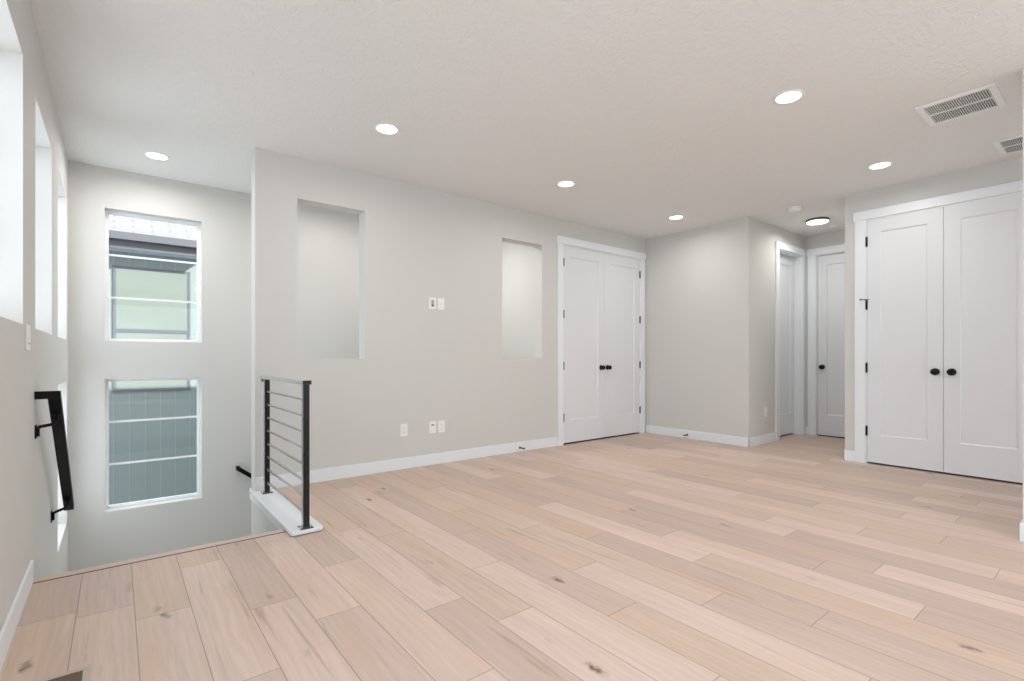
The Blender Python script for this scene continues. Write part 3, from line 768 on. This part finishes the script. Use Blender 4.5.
# floor register
t = thing('floor_register', (-0.14, 2.1, 0.0), 'brown slatted floor register with pale frame, at the bottom left edge', 'vent')
m = MB(); x0, x1, y0, y1, w = -0.212, -0.068, 1.93, 2.252, 0.02
for a0, a1, b0, b1 in ((x0, x1, y1 - w, y1), (x0, x1, y0, y0 + w), (x0, x0 + w, y0 + w, y1 - w), (x1 - w, x1, y0 + w, y1 - w)): m.box(a0, a1, b0, b1, 0.0005, 0.005, 0.0015)
m.build('register_frame', M['reg_frame'], t)
m = MB(); m.box(x0 + w, x1 - w, y0 + w, y1 - w, 0.0004, 0.0012); m.build('register_back', M['duct'], t)
m = MB()
for i in range(22):
    yy = y0 + w + (i + 0.5) * (y1 - y0 - 2 * w) / 22; m.box(x0 + w, x1 - w, yy - 0.004, yy + 0.004, 0.0012, 0.004)
m.build('slats', M['reg_slat'], t)

# ------------------------------------------------------------------ the house next door

h = thing('exterior_house', (0.4, NY, ZL), 'grey green sided house with shingled roof, seen through the stair windows', 'house')
m = MB(FY(NY)); m.box(-6, 4, -0.2, 0.0, ZL - 0.05, 2.75); m.build('wall', M['siding'], h)
m = MB(FY(NY))
for i in range(-20, 24): m.box(-0.030 + i * 0.1745 - 0.004, -0.030 + i * 0.1745 + 0.004, 0.0, 0.004, ZL, 2.6)
m.build('siding_joints', M['batten'], h)
w0, w1, z0, z1 = -0.036, 0.846, 0.59, 2.305
m = MB(FY(NY)); q = 0.036
for a0, a1, za, zb in ((w0, w0 + q, z0, z1), (w1 - q, w1, z0, z1), (w0 + q, w1 - q, z1 - q, z1), (w0 + q, w1 - q, z0, z0 + q)): m.box(a0, a1, 0.0, 0.016, za, zb, 0.002)
wf = m.build('window', M['house_vinyl'], h)
m = MB(FY(NY)); m.box(w0 + q, w1 - q, 0.004, 0.014, 1.405, 1.455, 0.003); m.build('sash_rail', M['house_vinyl'], wf)
m = MB(FY(NY)); m.box(w0 + q, w1 - q, 0.004, 0.012, 1.455, z1 - q); m.build('pane', M['house_pane'], wf)
m = MB(FY(NY)); m.box(w0 + q, w1 - q, 0.004, 0.008, z0 + q, 1.405); m.build('pane', M['house_pane'], wf)
EY = 8.33                                              # eave line
m = MB(); m.box(-6, 1.0, EY, NY, 2.50, 2.52); m.build('soffit', M['soffit'], h)
m = MB(); m.box(-6, 1.0, EY - 0.02, EY, 2.49, 2.625); m.build('fascia', M['fascia'], h)
m = MB(); m.box(-6, 1.0, EY - 0.11, EY - 0.02, 2.60, 2.615); m.box(-6, 1.0, EY - 0.12, EY - 0.105, 2.60, 2.70, 0.004); m.build('gutter', M['fascia'], h)
m = MB()
vs = [m.V(p) for p in ((-6, EY - 0.06, 2.68), (1.0, EY - 0.06, 2.68), (1.0, EY + 4, 2.68 + 4 * 0.5), (-6, EY + 4, 2.68 + 4 * 0.5), (-6, EY - 0.06, 2.64), (1.0, EY - 0.06, 2.64), (1.0, EY + 4, 2.6 + 4 * 0.5), (-6, EY + 4, 2.6 + 4 * 0.5))]
for q_ in ((0, 1, 2, 3), (4, 5, 6, 7), (0, 1, 5, 4), (2, 3, 7, 6), (0, 3, 7, 4), (1, 2, 6, 5)): m.bm.faces.new([vs[i] for i in q_])
m.build('roof', M['shingle'], h)
